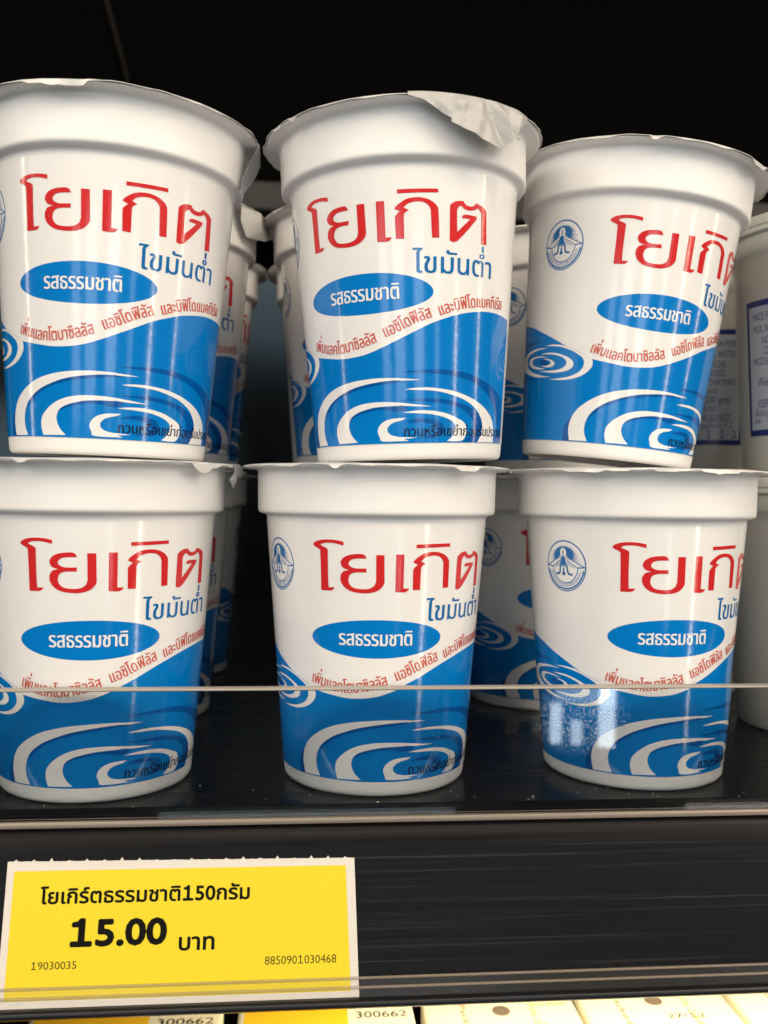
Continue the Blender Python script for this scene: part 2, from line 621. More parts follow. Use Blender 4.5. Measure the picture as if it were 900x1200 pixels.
ART = {
 'L1': [(-20.4,56.94),(-20.4,57.79),(-23.5,58.08),(-27.4,58.21),(-31.5,58.12),(-35.0,57.68),(-36.7,57.07),(-35.8,56.6),(-33.9,56.18),(-32.7,55.83),(-32.6,52.28),(-32.7,46.74),(-27.0,46.79),(-25.3,47.53),(-28.5,47.48),(-28.7,49.89),(-28.5,56.01),(-29.6,56.36),(-31.7,56.75),(-32.4,56.98),(-31.6,57.24),(-29.2,57.46),(-25.7,57.45),(-23.0,57.23)],
 'L2': [(-10.7,55.1),(-9.1,54.15),(-13.6,54.13),(-16.2,53.92),(-17.5,53.48),(-18.0,53.06),(-17.6,52.57),(-16.3,52.17),(-14.2,51.93),(-9.2,51.95),(-9.3,51.07),(-13.7,51.06),(-16.3,50.8),(-17.7,50.25),(-18.2,49.27),(-17.6,48.41),(-16.0,47.69),(-13.3,47.38),(-9.6,47.34),(-7.0,47.59),(-5.2,48.2),(-4.5,49.18),(-4.6,54.99),(-0.7,54.98),(-0.4,48.8),(-1.1,48.06),(-2.9,47.21),(-5.5,46.68),(-8.6,46.43),(-11.7,46.43),(-15.5,46.64),(-18.7,47.18),(-21.1,48.14),(-22.2,49.23),(-22.1,50.21),(-20.9,51.08),(-19.3,51.39),(-17.6,51.52),(-19.5,51.75),(-20.9,52.06),(-21.9,52.78),(-21.9,53.39),(-20.7,54.18),(-18.5,54.76),(-15.6,55.07)],
 'L3': [(5.0,55.15),(8.9,55.12),(9.0,47.53),(12.1,47.48),(10.1,46.69),(5.0,46.76)],
 'L4': [(13.9,47.16),(13.7,51.29),(13.9,51.88),(15.0,52.44),(16.2,52.77),(13.5,53.37),(14.8,54.09),(17.0,54.8),(19.6,55.38),(23.3,55.64),(26.5,55.59),(29.7,55.22),(32.4,54.52),(34.0,53.66),(34.3,52.49),(34.7,47.4),(31.1,47.34),(30.5,53.12),(29.6,53.93),(27.6,54.61),(24.4,54.82),(21.2,54.6),(19.1,54.14),(17.8,53.52),(20.3,53.03),(18.5,52.58),(17.8,52.04),(17.8,50.04),(17.8,47.09)],
 'L5': [(14.9,57.32),(34.0,57.54),(34.1,56.77),(15.0,56.5)],
 'L6': [(40.0,46.95),(39.9,53.84),(40.3,54.45),(41.8,55.03),(43.9,55.36),(46.9,55.47),(47.5,55.1),(49.2,54.65),(51.6,54.62),(53.2,54.9),(54.2,55.52),(57.1,55.17),(59.5,54.79),(61.1,54.15),(62.1,47.12),(58.3,46.98),(57.8,52.92),(57.3,53.85),(56.1,54.3),(55.4,54.49),(54.4,54.18),(52.3,53.8),(49.6,53.71),(47.4,53.94),(45.9,54.42),(44.5,54.16),(43.7,53.57),(43.6,52.8),(43.9,48.88),(51.1,51.95),(46.3,51.93),(47.6,52.71),(54.9,52.71),(54.8,52.03),(44.3,47.05)],
 'W1': [(-49.3,3.84),(-50.4,6.53),(-49.2,9.16),(-45.8,11.45),(-41.1,13.14),(-35.0,14.74),(-28.0,16.04),(-20.4,16.91),(-13.2,17.43),(-4.6,17.75),(3.8,17.85),(11.9,17.75),(14.6,17.63),(19.8,17.47),(25.1,17.26),(19.8,17.16),(14.6,17.16),(13.1,17.25),(6.9,17.17),(0.5,16.93),(-6.2,16.56),(-13.5,15.94),(-21.0,14.91),(-27.7,13.73),(-33.7,12.12),(-37.6,10.42),(-39.8,8.13),(-39.8,6.03),(-37.6,3.89)],
 'W2': [(16.4,15.23),(21.1,15.5),(27.8,15.6),(34.6,15.41),(41.8,15.02),(49.7,14.24),(56.8,13.25),(63.9,12.0),(70.1,10.45),(74.7,8.85),(76.8,6.92),(77.0,3.76),(61.2,3.69),(64.0,5.37),(65.3,7.32),(63.9,8.96),(60.0,10.84),(55.1,12.14),(49.8,13.16),(43.4,13.96),(36.0,14.67),(29.1,14.99),(22.4,15.09)],
 'W3': [(-26.0,3.95),(-27.2,5.77),(-26.8,7.56),(-24.9,8.79),(-21.4,10.11),(-16.9,11.26),(-12.0,12.02),(-6.1,12.5),(-0.0,12.67),(7.7,12.61),(14.3,12.38),(21.0,12.05),(31.2,11.52),(20.9,11.57),(14.2,11.79),(12.7,11.73),(6.4,11.69),(-0.2,11.56),(-5.7,11.17),(-10.8,10.61),(-14.8,9.82),(-16.8,8.86),(-17.6,7.61),(-16.8,6.33),(-15.0,5.15),(-12.2,4.07)],
 'W4': [(14.8,10.24),(20.9,10.58),(27.7,10.67),(34.7,10.39),(40.6,9.86),(45.2,9.12),(49.3,8.41),(51.5,7.75),(52.7,6.66),(52.2,5.3),(49.3,3.98),(40.0,3.98),(43.1,4.87),(45.0,6.09),(45.3,7.18),(44.1,7.98),(40.6,8.78),(36.2,9.37),(30.5,9.81),(24.3,10.02)],
 'W5': [(3.7,4.09),(1.7,5.01),(0.6,6.15),(1.1,7.01),(2.7,7.86),(5.4,8.57),(9.9,9.0),(16.9,9.09),(14.3,8.57),(11.1,8.27),(8.2,7.78),(6.2,6.94),(6.3,6.19),(8.3,5.42),(12.2,5.01),(13.8,4.94),(22.7,4.75),(17.9,4.58),(15.1,4.5),(18.2,4.09)],
 'D1': [(14.7,18.96),(18.6,19.23),(24.5,19.32),(34.6,19.51),(41.6,19.38),(50.9,18.98),(59.9,18.08),(68.7,16.93),(77.3,15.65),(85.9,13.92),(88.9,11.15),(91.9,3.85),(78.8,3.69),(83.4,7.02),(79.1,10.34),(73.5,13.03),(66.7,14.95),(60.2,16.31),(52.7,17.39),(43.2,18.19),(34.6,18.53),(24.5,18.79)],
 'D2': [(14.3,12.91),(21.0,13.11),(34.6,13.2),(41.9,12.82),(49.9,12.08),(56.1,11.2),(61.1,10.03),(64.6,8.14),(65.3,7.32),(64.0,5.37),(61.2,3.75),(49.6,3.92),(55.9,5.31),(57.5,7.24),(56.9,8.61),(53.5,9.94),(48.3,11.12),(42.0,11.88),(34.7,12.26),(24.3,12.69)],
 'D3': [(-39.3,8.9),(-33.7,12.12),(-27.7,13.73),(-21.0,14.91),(-13.5,15.94),(-6.2,16.56),(0.5,16.93),(13.1,17.25),(18.5,17.01),(6.8,16.56),(0.5,16.25),(-6.3,15.81),(-13.6,15.19),(-21.1,14.28),(-27.0,13.14),(-32.8,11.45)],
 'D3b': [(-16.8,8.86),(-14.8,9.82),(-10.8,10.61),(-5.7,11.17),(-0.2,11.56),(6.4,11.69),(12.7,11.73),(18.2,11.49),(16.3,10.65),(11.3,10.46),(6.3,10.9),(-0.2,10.89),(-7.2,10.41),(-12.5,9.77)],
 'D4': [(-53.3,2.95),(-54.3,4.98),(-53.4,7.11),(-50.8,8.97),(-46.2,10.71),(-40.3,12.04),(-38.0,12.25),(-37.8,11.37),(-46.5,8.46),(-47.9,7.24),(-46.8,2.91)],
 'D5': [(16.0,8.08),(22.2,8.83),(29.8,8.79),(36.2,8.11),(38.4,6.9),(37.3,5.55),(33.3,4.7),(22.7,4.75),(31.2,5.3),(34.0,6.36),(31.9,7.58),(24.9,8.01)],
 'S1': [(-69.9,26.69),(-79.0,26.85),(-86.7,26.6),(-95.3,26.03),(-104.5,24.7),(-107,23.4),(-105.2,22.16),(-91.1,20.48),(-78.8,19.53),(-66.9,19.45),(-76.2,20.0),(-85.3,20.93),(-92.8,22.28),(-96.1,23.99),(-93.7,25.16),(-86.5,25.97),(-78.9,26.47)],
 'S2': [(-72.8,27.28),(-66.5,27.52),(-59.8,27.33),(-55.9,26.94),(-51.2,26.1),(-44.0,24.91),(-39.4,23.95),(-38.6,23.09),(-38.9,22.05),(-41.6,20.68),(-45.9,19.58),(-52.1,18.86),(-59.9,18.64),(-67.8,18.85),(-60.0,19.03),(-52.2,19.57),(-46.9,20.6),(-44.1,21.97),(-43.8,23.15),(-45.0,24.16),(-48.6,25.17),(-52.8,25.98),(-58.8,26.73),(-65.4,27.11)],
 'S3': [(-76.7,25.33),(-69.2,25.55),(-62.2,25.26),(-55.8,24.5),(-51.9,23.67),(-50.3,22.79),(-50.7,21.9),(-53.4,21.14),(-58.5,20.62),(-66.1,20.48),(-77.8,21.05),(-67.2,21.03),(-60.4,21.29),(-56.5,21.94),(-55.0,22.78),(-56.0,23.67),(-59.3,24.43),(-65.0,25.0),(-70.2,25.15)],
 'S4': [(-69.5,24.4),(-77.2,24.82),(-84.5,24.8),(-90.0,24.38),(-92.0,23.51),(-89.5,22.63),(-83.9,21.82),(-76.5,21.49),(-71.7,21.55),(-78.0,21.98),(-84.0,22.61),(-86.8,23.32),(-85.2,24.2),(-79.9,24.5)],
 'S5': [(-73.9,24.04),(-68.8,23.94),(-65.1,23.37),(-63.8,22.81),(-64.9,22.16),(-69.0,21.87),(-76.1,22.24),(-70.2,22.35),(-67.0,22.79),(-67.7,23.4),(-70.4,23.75)],
 'D6': [(-78.3,23.53),(-75.1,23.91),(-71.0,23.58),(-68.5,23.02),(-70.2,22.44),(-74.8,22.31),(-78.2,22.91)],
 'D7': [(-104.6,28.75),(-89.1,28.73),(-74.2,28.47),(-83.7,28.13),(-97.4,27.72)],
 'D8': [(-99.9,20.64),(-90.9,19.68),(-77.3,18.73),(-86.7,18.99),(-96.0,19.6)],
 'wave': [(-112,34.4),(-105,34.1),(-97.9,33.43),(-86.3,32.39),(-78.5,31.18),(-66.8,29.18),(-55.9,26.99),(-44.0,24.96),(-39.7,24.0),(-28.6,23.19),(-19.8,22.7),(-12.1,22.74),(-3.8,23.2),(5.2,24.43),(13.7,25.96),(21.9,27.57),(30.2,29.25),(37.5,30.39),(45.2,31.41),(53.6,32.16),(63.5,32.68),(74.0,32.74),(87.3,32.43),(94,31.9)],
 'tbase': [(-41.3,25.39),(-28.3,23.94),(-19.6,23.64),(-11.9,23.97),(-3.6,24.67),(2.8,25.46),(6.6,26.24),(13.8,27.41),(22.0,29.01),(31.4,30.47),(35.0,30.5),(43.8,31.77),(50.6,32.45),(59.9,33.01),(79.3,33.47)],
}


def arc_text(s, base, h, bold=0.0, xk=1.0, start=None, end=None):
    """text along a baseline given in (degrees, mm)"""
    pts = smooth_open(base)
    R = cup_r(sum(p[1] for p in pts) / len(pts))
    mm = [(rad(u) * R, z) for u, z in pts]
    cum = [0.0]
    for a, b in zip(mm, mm[1:]):
        cum.append(cum[-1] + math.hypot(b[0] - a[0], b[1] - a[1]))
    L, w = layout(s, bold)
    k = cum[-1] / w
    out = []
    for t2, xm in L:
        d = min(max(xm * k, 1e-6), cum[-1] - 1e-6)
        i = max(j for j in range(len(cum) - 1) if cum[j] <= d)
        t = (d - cum[i]) / (cum[i + 1] - cum[i])
        o = Vector(mm[i]).lerp(Vector(mm[i + 1]), t)
        dr = (Vector(mm[i + 1]) - Vector(mm[i])).normalized()
        nr = Vector((-dr.y, dr.x))
        for tr in t2:
            q = []
            for px, py in tr:
                v = o + dr * ((px - xm) * k) + nr * (py * h)
                q.append((math.degrees(v.x / R), v.y))
            out.append(q)
    return out


def emblem_layers():
    """round foundation emblem, drawn in a unit disc, then set on the label"""
    blue = []
    blue += ring_sector(0.945, 1.0, -20, 200, 60)
    blue += ring_sector(0.955, 1.0, 200, 340, 40)
    blue += ring_sector(0.865, 0.93, 190, 350, 44)
    hx, hy = -0.06, 0.50
    lo, hi = -33, 213                                         # fan of rays above the roof lines
    n = 46
    for i in range(n):
        a = rad(lo + (hi - lo) * (i + 0.5) / n)
        da = rad((hi - lo) / n) * 0.5
        d = Vector((math.cos(a), math.sin(a)))
        # distance to the inner edge of the disc
        bq = hx * d.x + hy * d.y
        tmax = -bq + math.sqrt(max(0, bq * bq - (hx * hx + hy * hy) + 0.83 ** 2))
        core = min(0.46, tmax * 0.72)
        p0 = (hx + core * math.cos(a - da), hy + core * math.sin(a - da))
        p1 = (hx + core * math.cos(a + da), hy + core * math.sin(a + da))
        blue.append([(hx, hy), p0, p1])
        tip = tmax if i % 2 else tmax * 0.9
        blue.append([p0, (hx + tip * d.x, hy + tip * d.y), p1])
    for s, ex, ey in ((-1, -0.93, 0.0), (1, 0.93, -0.02)):
        sx = hx + s * 0.14
        blue += stroke([(sx, 0.36), (ex, ey)], 0.035)
        blue += stroke([(sx - s * 0.02, 0.28), (s * 0.62, -0.04)], 0.022)
        blue += stroke([(ex, ey), (s * 0.62, -0.05)], 0.045)
        for k in range(7):                                    # hatching under the roof
            t = (k + 1) / 8.5
            x = sx + (s * 0.60 - sx) * t
            y = 0.27 + (-0.02 - 0.27) * t
            blue += stroke([(x, y), (x - s * 0.05, y - 0.20 + 0.12 * t)], 0.022)
    blue += [[(0.0 + r * math.cos(b), -0.02 + r * 1.05 * math.sin(b)) for r, b in ((0.60, b0), (0.64, b0), (0.64, b1), (0.60, b1))]
             for b0, b1 in ((rad(180 + 9 * k), rad(189 + 9 * k)) for k in range(20))]
    white = [[(hx + 0.155 * math.cos(t), hy + 0.02 + 0.18 * math.sin(t)) for t in (2 * math.pi * k / 20 for k in range(20))]]
    top = []
    top += stroke([(hx - 0.01, 0.32), (hx, 0.60)], 0.055)
    top += [[(hx - 0.10, 0.36), (hx + 0.08, 0.36), (hx + 0.15, 0.02), (hx - 0.18, 0.02)]]
    top += [[(hx - 0.20, 0.0), (hx + 0.18, 0.0), (hx + 0.18, -0.03), (hx - 0.20, -0.03)]]
    top += stroke([(hx - 0.17, 0.0), (hx - 0.19, -0.22), (hx - 0.24, -0.30), (hx - 0.40, -0.33)], 0.075)
    top += stroke([(hx + 0.17, 0.0), (hx + 0.20, -0.22), (hx + 0.26, -0.31), (hx + 0.42, -0.33)], 0.075)
    top += stroke([(hx, -0.10), (hx, -0.28)], 0.07)
    top += [[(hx + 0.085 * math.cos(t), -0.30 + 0.075 * math.sin(t)) for t in (2 * math.pi * k / 12 for k in range(12))]]
    L, w = layout("\u0e42\u0e04\u0e23\u0e07\u0e01\u0e32\u0e23\u0e2a\u0e27\u0e19\u0e08\u0e34\u0e15\u0e23\u0e25\u0e14\u0e32", 0.012)
    a0, a1, rr = 196, 344, 0.82
    k = rad(a1 - a0) * rr / w
    for t2, xm in L:
        a = rad(a0) + xm * k / rr
        c, s = math.cos(a), math.sin(a)
        for tr in t2:
            q = []
            for px, py in tr:
                tx, ty = (px - xm) * k, py * 0.19
                q.append(((rr - ty) * c - tx * s, (rr - ty) * s + tx * c))
            top.append(q)
    f = lambda polys: [[(-63.3 + 13.1 * x, 51.9 + 6.15 * y) for x, y in p] for p in polys]
    return f(blue), f(white), f(top)


def label_mesh():
    mats = [M['p_white'], M['p_blue'], M['p_dark'], M['p_red'], M['p_red2'], M['p_navy'], M['p_black']]
    WHITE, BLUE, DARK, RED, RED2, NAVY, BLACK = range(7)
    lay = []
    lay.append(([[(a, Z_L0), (a + 3, Z_L0), (a + 3, Z_L1), (a, Z_L1)] for a in range(-180, 180, 3)], WHITE, 0.12))
    w = smooth_open(ART['wave'], 4)
    w = [p for p in w if -111 <= p[0] <= 91.5]
    w = [(-111.0, w[0][1])] + w + [(91.5, w[-1][1])]
    lay.append(([[(a[0], Z_L0), (b[0], Z_L0), b, a] for a, b in zip(w, w[1:]) if b[0] - a[0] > 1e-6], BLUE, 0.14))
    dark = []
    for k in ('D1', 'D2', 'D3', 'D3b', 'D4', 'D5', 'D6', 'D7', 'D8'):
        dark += tri_fill(smooth_closed(ART[k]))
    lay.append((dark, DARK, 0.16))
    white = []
    for k in ('W1', 'W2', 'W3', 'W4', 'W5', 'S1', 'S2', 'S3', 'S4', 'S5'):
        white += tri_fill(smooth_closed(ART[k]))
    lay.append((white, WHITE, 0.18))
    lay.append(([[(-3.7, 36.05), (-3.7 + 35.6 * math.cos(rad(a_)), 36.05 + 4.35 * math.sin(rad(a_))), (-3.7 + 35.6 * math.cos(rad(a_ + 4)), 36.05 + 4.35 * math.sin(rad(a_ + 4)))] for a_ in range(0, 360, 4)], BLUE, 0.14))
    red = []
    for k in ('L1', 'L2', 'L3', 'L4', 'L5', 'L6'):
        red += tri_fill(smooth_closed(ART[k], 3, 35))
    lay.append((red, RED, 0.20))
    # low-fat line, flavour in the oval, cultures along the wave, stir-before-eating line
    def printed(polys, mat, lift, wide):
        """lettering with its strokes widened by a second, shifted impression"""
        lay.append((polys, mat, lift))
        lay.append(([[(u_ + wide, z_) for u_, z_ in p] for p in polys], mat, lift + 0.015))

    printed(text_polys("\u0e44\u0e02\u0e21\u0e31\u0e19\u0e15\u0e48\u0e33", 21.8, 67.4, 40.0, 6.3), NAVY, 0.20, 0.32)
    printed(text_polys("\u0e23\u0e2a\u0e18\u0e23\u0e23\u0e21\u0e0a\u0e32\u0e15\u0e34", -23.8, 15.0, 34.6, 4.7), WHITE, 0.20, 0.42)
    tb = ART['tbase']
    s1, s2, s3 = ("\u0e40\u0e1e\u0e34\u0e48\u0e21\u0e41\u0e25\u0e04\u0e42\u0e15\u0e1a\u0e32\u0e0b\u0e34\u0e25\u0e25\u0e31\u0e2a",
                  "\u0e41\u0e2d\u0e0b\u0e34\u0e42\u0e14\u0e1f\u0e34\u0e25\u0e31\u0e2a",
                  "\u0e41\u0e25\u0e30\u0e1a\u0e34\u0e1f\u0e34\u0e42\u0e14\u0e41\u0e1a\u0e04\u0e17\u0e35\u0e40\u0e23\u0e35\u0e22")
    printed(arc_text(s1, [(u_, z_ + 0.25) for u_, z_ in tb[:6]], 3.6, 0.0) + arc_text(s2, [(u_, z_ + 0.25) for u_, z_ in tb[6:10]], 3.6, 0.0) + arc_text(s3, [(u_, z_ + 0.45) for u_, z_ in tb[10:]], 3.6, 0.0), RED2, 0.20, 0.22)
    printed(text_polys("\u0e01\u0e27\u0e19\u0e2b\u0e23\u0e37\u0e2d\u0e40\u0e02\u0e22\u0e48\u0e32\u0e01\u0e48\u0e2d\u0e19\u0e23\u0e31\u0e1a\u0e1b\u0e23\u0e30\u0e17\u0e32\u0e19",
                           15.0, 89.5, 5.1, 3.0, 0.0), BLACK, 0.21, 0.25)
    eb, ew, et = emblem_layers()
    lay += [(eb, NAVY, 0.14), (ew, WHITE, 0.16), (et, NAVY, 0.18)]
    return wrap_layers("label", lay, mats, cup_r, Z_L0, Z_L1)


BODY_PROFILE = [(0, 1.2), (18.6, 1.0), (20.2, 0.2), (20.9, 0.0), (21.55, 0.15), (21.98, 0.7), (22.1, 1.5),
                (cup_r(3.0), 3.0), (cup_r(20), 20), (cup_r(40), 40), (cup_r(62.4), 62.4), (27.15, 62.95), (27.5, 63.3),
                (28.4, 63.55), (28.9, 63.75), (29.17, 64.1), (29.26, 64.5), (29.265, 64.8), (29.29, 66), (29.42, 73.6), (29.6, 74.0), (30.2, 74.2),
                (31.8, 74.25), (32.4, 74.35), (32.65, 74.55), (32.6, 74.8), (32.2, 74.9), (30.5, 74.9), (0, 74.5)]
body_me = bm_mesh(lathe(BODY_PROFILE), "cup_body", [M['plastic']], 50)
label_me = label_mesh()


def lid_mesh(seed, crumple=1.0):
    """foil disc: flat middle, wavy pressed rim, edge turned down a little with folds"""
    rnd = random.Random(seed)
    seg = 220
    ph = [rnd.uniform(0, 6.28) for _ in range(8)]
    folds = [(rnd.uniform(0, 2 * math.pi), rnd.uniform(0.04, 0.16), rnd.uniform(0.3, 0.8)) for _ in range(int(12 * crumple))]

    def edge(a):
        w = 0.16 * math.sin(7 * a + ph[0]) + 0.10 * math.sin(17 * a + ph[1]) + 0.07 * math.sin(41 * a + ph[2])
        drop = 0.30 + 0.12 * math.sin(5 * a + ph[3]) + 0.08 * math.sin(23 * a + ph[4])
        r = 33.15 + w * crumple
        for c, wd, dp in folds:
            d = abs((a - c + math.pi) % (2 * math.pi) - math.pi)
            if d < wd:
                f = min(1.0, (1 - d / wd) * 3) * dp
                drop += f
                r -= 0.28 * f
        return r, drop

    bm = bmesh.new()

    def surface(dz):
        rings = [[bm.verts.new((0, 0, (75.05 + dz) / 1000))]]
        for k, rr in enumerate((12, 24, 29.5, 31, 32.2, 32.75, None)):
            ring = []
            for i in range(seg):
                a = 2 * math.pi * i / seg
                er, dr = edge(a)
                if rr is None:
                    r, z = er, 75.05 - dr
                elif k == 5:
                    r, z = 32.8, 75.05 - 0.22 * dr
                else:
                    r, z = rr, 75.05 + (0.05 * math.sin(9 * a + ph[5] + k) + (0.10 if k == 3 else 0)) * (k >= 2)
                ring.append(bm.verts.new((r / 1000 * math.cos(a), r / 1000 * math.sin(a), (z + dz) / 1000)))
            rings.append(ring)
        for i in range(seg):
            bm.faces.new((rings[0][0], rings[1][i], rings[1][(i + 1) % seg]))
        for a, b in zip(rings[1:], rings[2:]):
            for i in range(seg):
                j = (i + 1) % seg
                bm.faces.new((a[i], b[i], b[j], a[j]))
        return rings[-1]

    e1 = surface(0.0)
    e0 = surface(-0.10)
    for i in range(seg):
        j = (i + 1) % seg
        bm.faces.new((e1[i], e0[i], e0[j], e1[j]))
    return bm_mesh(bm, "lid", [M['foil']], 40)


lid_mes = [lid_mesh(s) for s in (3, 11, 23, 37)]


def tab_mesh(outline, inner, seed, mat):
    """loose flap of lid foil hanging over the rim; points are (degrees, mm up, radius mm) in the cup's frame"""
    pts = [Vector((p[0], p[1] * 1.0)) for p in outline + inner]
    n = len(outline)
    res = delaunay_2d_cdt(pts, [], [list(range(n))], 1, 1e-6)
    vs, fs, orig = res[0], res[2], res[3]
    allp = outline + inner
    bm = bmesh.new()
    co = []
    for i, v in enumerate(vs):
        r = allp[orig[i][0]][2] if orig[i] else 33.0
        a = rad(v.x)
        co.append((Vector((r * math.sin(a), -r * math.cos(a), v.y)) / 1000))
    fv = [bm.verts.new(c) for c in co]
    for f in fs:
        bm.faces.new([fv[i] for i in f])
    bmesh.ops.recalc_face_normals(bm, faces=bm.faces[:])
    if len(inner) < 40:
        bmesh.ops.subdivide_edges(bm, edges=bm.edges[:], cuts=2, use_grid_fill=True)
    inner_v = [v for v in bm.verts if not v.is_boundary]
    for _ in range(1):
        bmesh.ops.smooth_vert(bm, verts=inner_v, factor=0.25, use_axis_x=True, use_axis_y=True, use_axis_z=True)
    bmesh.ops.triangulate(bm, faces=bm.faces[:])
    bmesh.ops.solidify(bm, geom=bm.faces[:], thickness=0.00012)
    return bm_mesh(bm, "lid_tab", [mat], 24)


FRONT = {'BL': (-0.04791, 0.22783, 0.00000, 0.00000, 0.00000, 0.18675), 'BM': (0.01898, 0.22910, 0.00000, 0.00000, 0.00000, 0.00000), 'BR': (0.08525, 0.22986, 0.00000, 0.00000, 0.00000, 0.11170), 'TL': (-0.04536, 0.22458, 0.07626, 0.02720, -0.01306, 0.00000), 'TM': (0.02625, 0.22344, 0.07642, -0.03582, -0.01011, -0.42935), 'TR': (0.08132, 0.24199, 0.07777, 0.09477, -0.02819, 0.12217)}

GRP = "yoghurt cups stacked on the shelf"


def tilt_matrix(x, y, z, a, b, rot):
    return Matrix.Translation((x, y, z)) @ Matrix.Rotation(a, 4, 'Y') @ Matrix.Rotation(-b, 4, 'X') @ Matrix.Rotation(rot, 4, 'Z')


proto = None


def yoghurt_cup(mat, label, lid_index):
    global proto
    if proto is None:
        proto = empty("yoghurt_cup", mat, label, "yoghurt cup", GRP)
        mesh_obj("body", body_me, proto)
        mesh_obj("label", label_me, proto)
        mesh_obj("lid", lid_mes[lid_index], proto)
        return proto
    r = proto.copy()
    COL.objects.link(r)
    r.matrix_world = mat
    r['label'] = label
    for ch in list(proto.children):
        if ch.name.startswith("lid") and ch.children:
            pass
        c = ch.copy()
        COL.objects.link(c)
        c.parent = r
        if ch.name.split('.')[0] == "lid":
            c.data = lid_mes[lid_index]
    return r


def lid_of(cup):
    return [c for c in cup.children if c.name.split('.')[0] == "lid"][0]


FRONT_LABELS = {
    'BL': "white and blue yoghurt cup standing on the black shelf, left in the lower row",
    'BM': "white and blue yoghurt cup standing in the middle of the lower row, between two cups",
    'BR': "lower yoghurt cup behind the scratched patch of the glass fence",
    'TL': "upper front yoghurt cup cut off by the left edge, beside the torn-lid cup",
    'TM': "upper yoghurt cup whose foil lid is folded down in a big creased flap",
    'TR': "upper yoghurt cup leaning to the right beside the milky cups, round emblem at its left"}
CUPS = {}
for i, n in enumerate(('BL', 'BM', 'BR', 'TL', 'TM', 'TR')):
    CUPS[n] = yoghurt_cup(tilt_matrix(*FRONT[n]), FRONT_LABELS[n], i % 4)

BACK = [  # x, y, z, lean, lean back, turn in degrees, lid, label
    (-0.0445, 0.2886, 0.0764, 0.01, 0.0, 1, 2, "second-row yoghurt cup with bent lid tab, right of the upper left cup"),
    (0.0213, 0.2890, 0.0764, -0.015, 0.0, -16, 3, "yoghurt cup in the upper second row, its emblem peeping out left of the torn-lid cup"),
    (-0.0461, 0.3530, 0.0764, 0.0, 0.0, 40, 0, "dim yoghurt cup in the third upper row, at the left of the dark gap"),
    (0.0196, 0.3530, 0.0764, 0.0, 0.0, 170, 1, "dim yoghurt cup in the third upper row, at the right of the dark gap"),
    (0.0845, 0.3060, 0.0764, 0.0, 0.0, 16, 1, "shaded yoghurt cup with its emblem showing between the upper middle and upper right cups"),
    (0.0810, 0.3100, 0.0, 0.0, 0.0, 11, 2, "shaded yoghurt cup between and behind the middle and right cups of the lower row"),
    (-0.0500, 0.2950, 0.0, 0.0, 0.0, 6, 3, "shaded yoghurt cup right behind the lower left cup, only its edge showing"),
    (0.0225, 0.2953, 0.0, 0.0, 0.0, 150, 0, "shaded yoghurt cup hidden right behind the lower middle cup"),
    (-0.0500, 0.3620, 0.0, 0.0, 0.0, 150, 0, "dark yoghurt cup in the third lower row at left, carrying the upper third row"),
    (0.0170, 0.3625, 0.0, 0.0, 0.0, 150, 1, "dark yoghurt cup in the third lower row, middle, deep behind the glass"),
]
BC = []
for x, y, z, a, b, t, l, lab in BACK:
    BC.append(yoghurt_cup(tilt_matrix(x, y, z, a, b, rad(t)), lab, l))


def add_tab(cup, rot, outline, inner, mat, lab, seed=1):
    o = mesh_obj("pull_tab", tab_mesh([(p[0] - math.degrees(rot), p[1], p[2]) for p in outline],
                                      [(p[0] - math.degrees(rot), p[1], p[2]) for p in inner], seed, M[mat]), lid_of(cup))
    o['label'] = lab
    return o


FLAP = [(-4.4, 75.2), (1.7, 75.25), (7.6, 75.2), (13.8, 75.15), (23.1, 75.1), (31.2, 75.1), (41.9, 75.1), (48.6, 74.6), (46.2, 72.6), (41.2, 70.8),
        (39.8, 68.0), (35.3, 67.15), (30.5, 64.56), (20.0, 66.6), (10.6, 68.9), (10.8, 69.89), (1.2, 73.35), (-4.5, 74.5)]
CREASES = [((12.0, 75.5), (10.5, 69.0), 0.34), ((14.5, 75.5), (11.2, 69.5), -0.40), ((24.0, 75.0), (21.0, 70.5), -0.22), ((25.5, 75.5), (33.0, 65.0), 0.42),
           ((30.0, 75.5), (36.5, 66.5), -0.46), ((34.5, 74.8), (40.5, 68.5), 0.40), ((10.0, 70.5), (29.0, 73.5), 0.16), ((43.0, 75.5), (40.0, 70.0), -0.35),
           ((3.0, 75.0), (5.0, 72.0), 0.25)]


def flap_r(u, z):
    """radius of the folded flap: it swings out as it hangs and breaks along a few straight creases"""
    x = rad(u) * 33.0
    hang = min(1.0, (75.3 - z) / 2.0) * min(1.0, max(0.0, (u + 4.5) / 8.0))
    r = 33.2 + 0.5 * hang + 0.08 * (75.2 - z)
    for (u0, z0), (u1, z1), k in CREASES:
        ax_, az_ = rad(u0) * 33.0, z0
        d = Vector((rad(u1) * 33.0 - ax_, z1 - az_)).normalized()
        r += k * hang * (min(abs((x - ax_) * d.y - (z - az_) * d.x), 2.4) - 1.2)
    return max(33.2 if z > 72.5 else 32.6, min(35.6, r + 0.10 * hang * math.sin(1.9 * x + 0.7 * z) * math.sin(1.3 * z)))


def inside(p, poly):
    c = False
    for (x0, y0), (x1, y1) in zip(poly, poly[1:] + poly[:1]):
        if (y0 > p[1]) != (y1 > p[1]) and p[0] < x0 + (p[1] - y0) / (y1 - y0) * (x1 - x0):
            c = not c
    return c


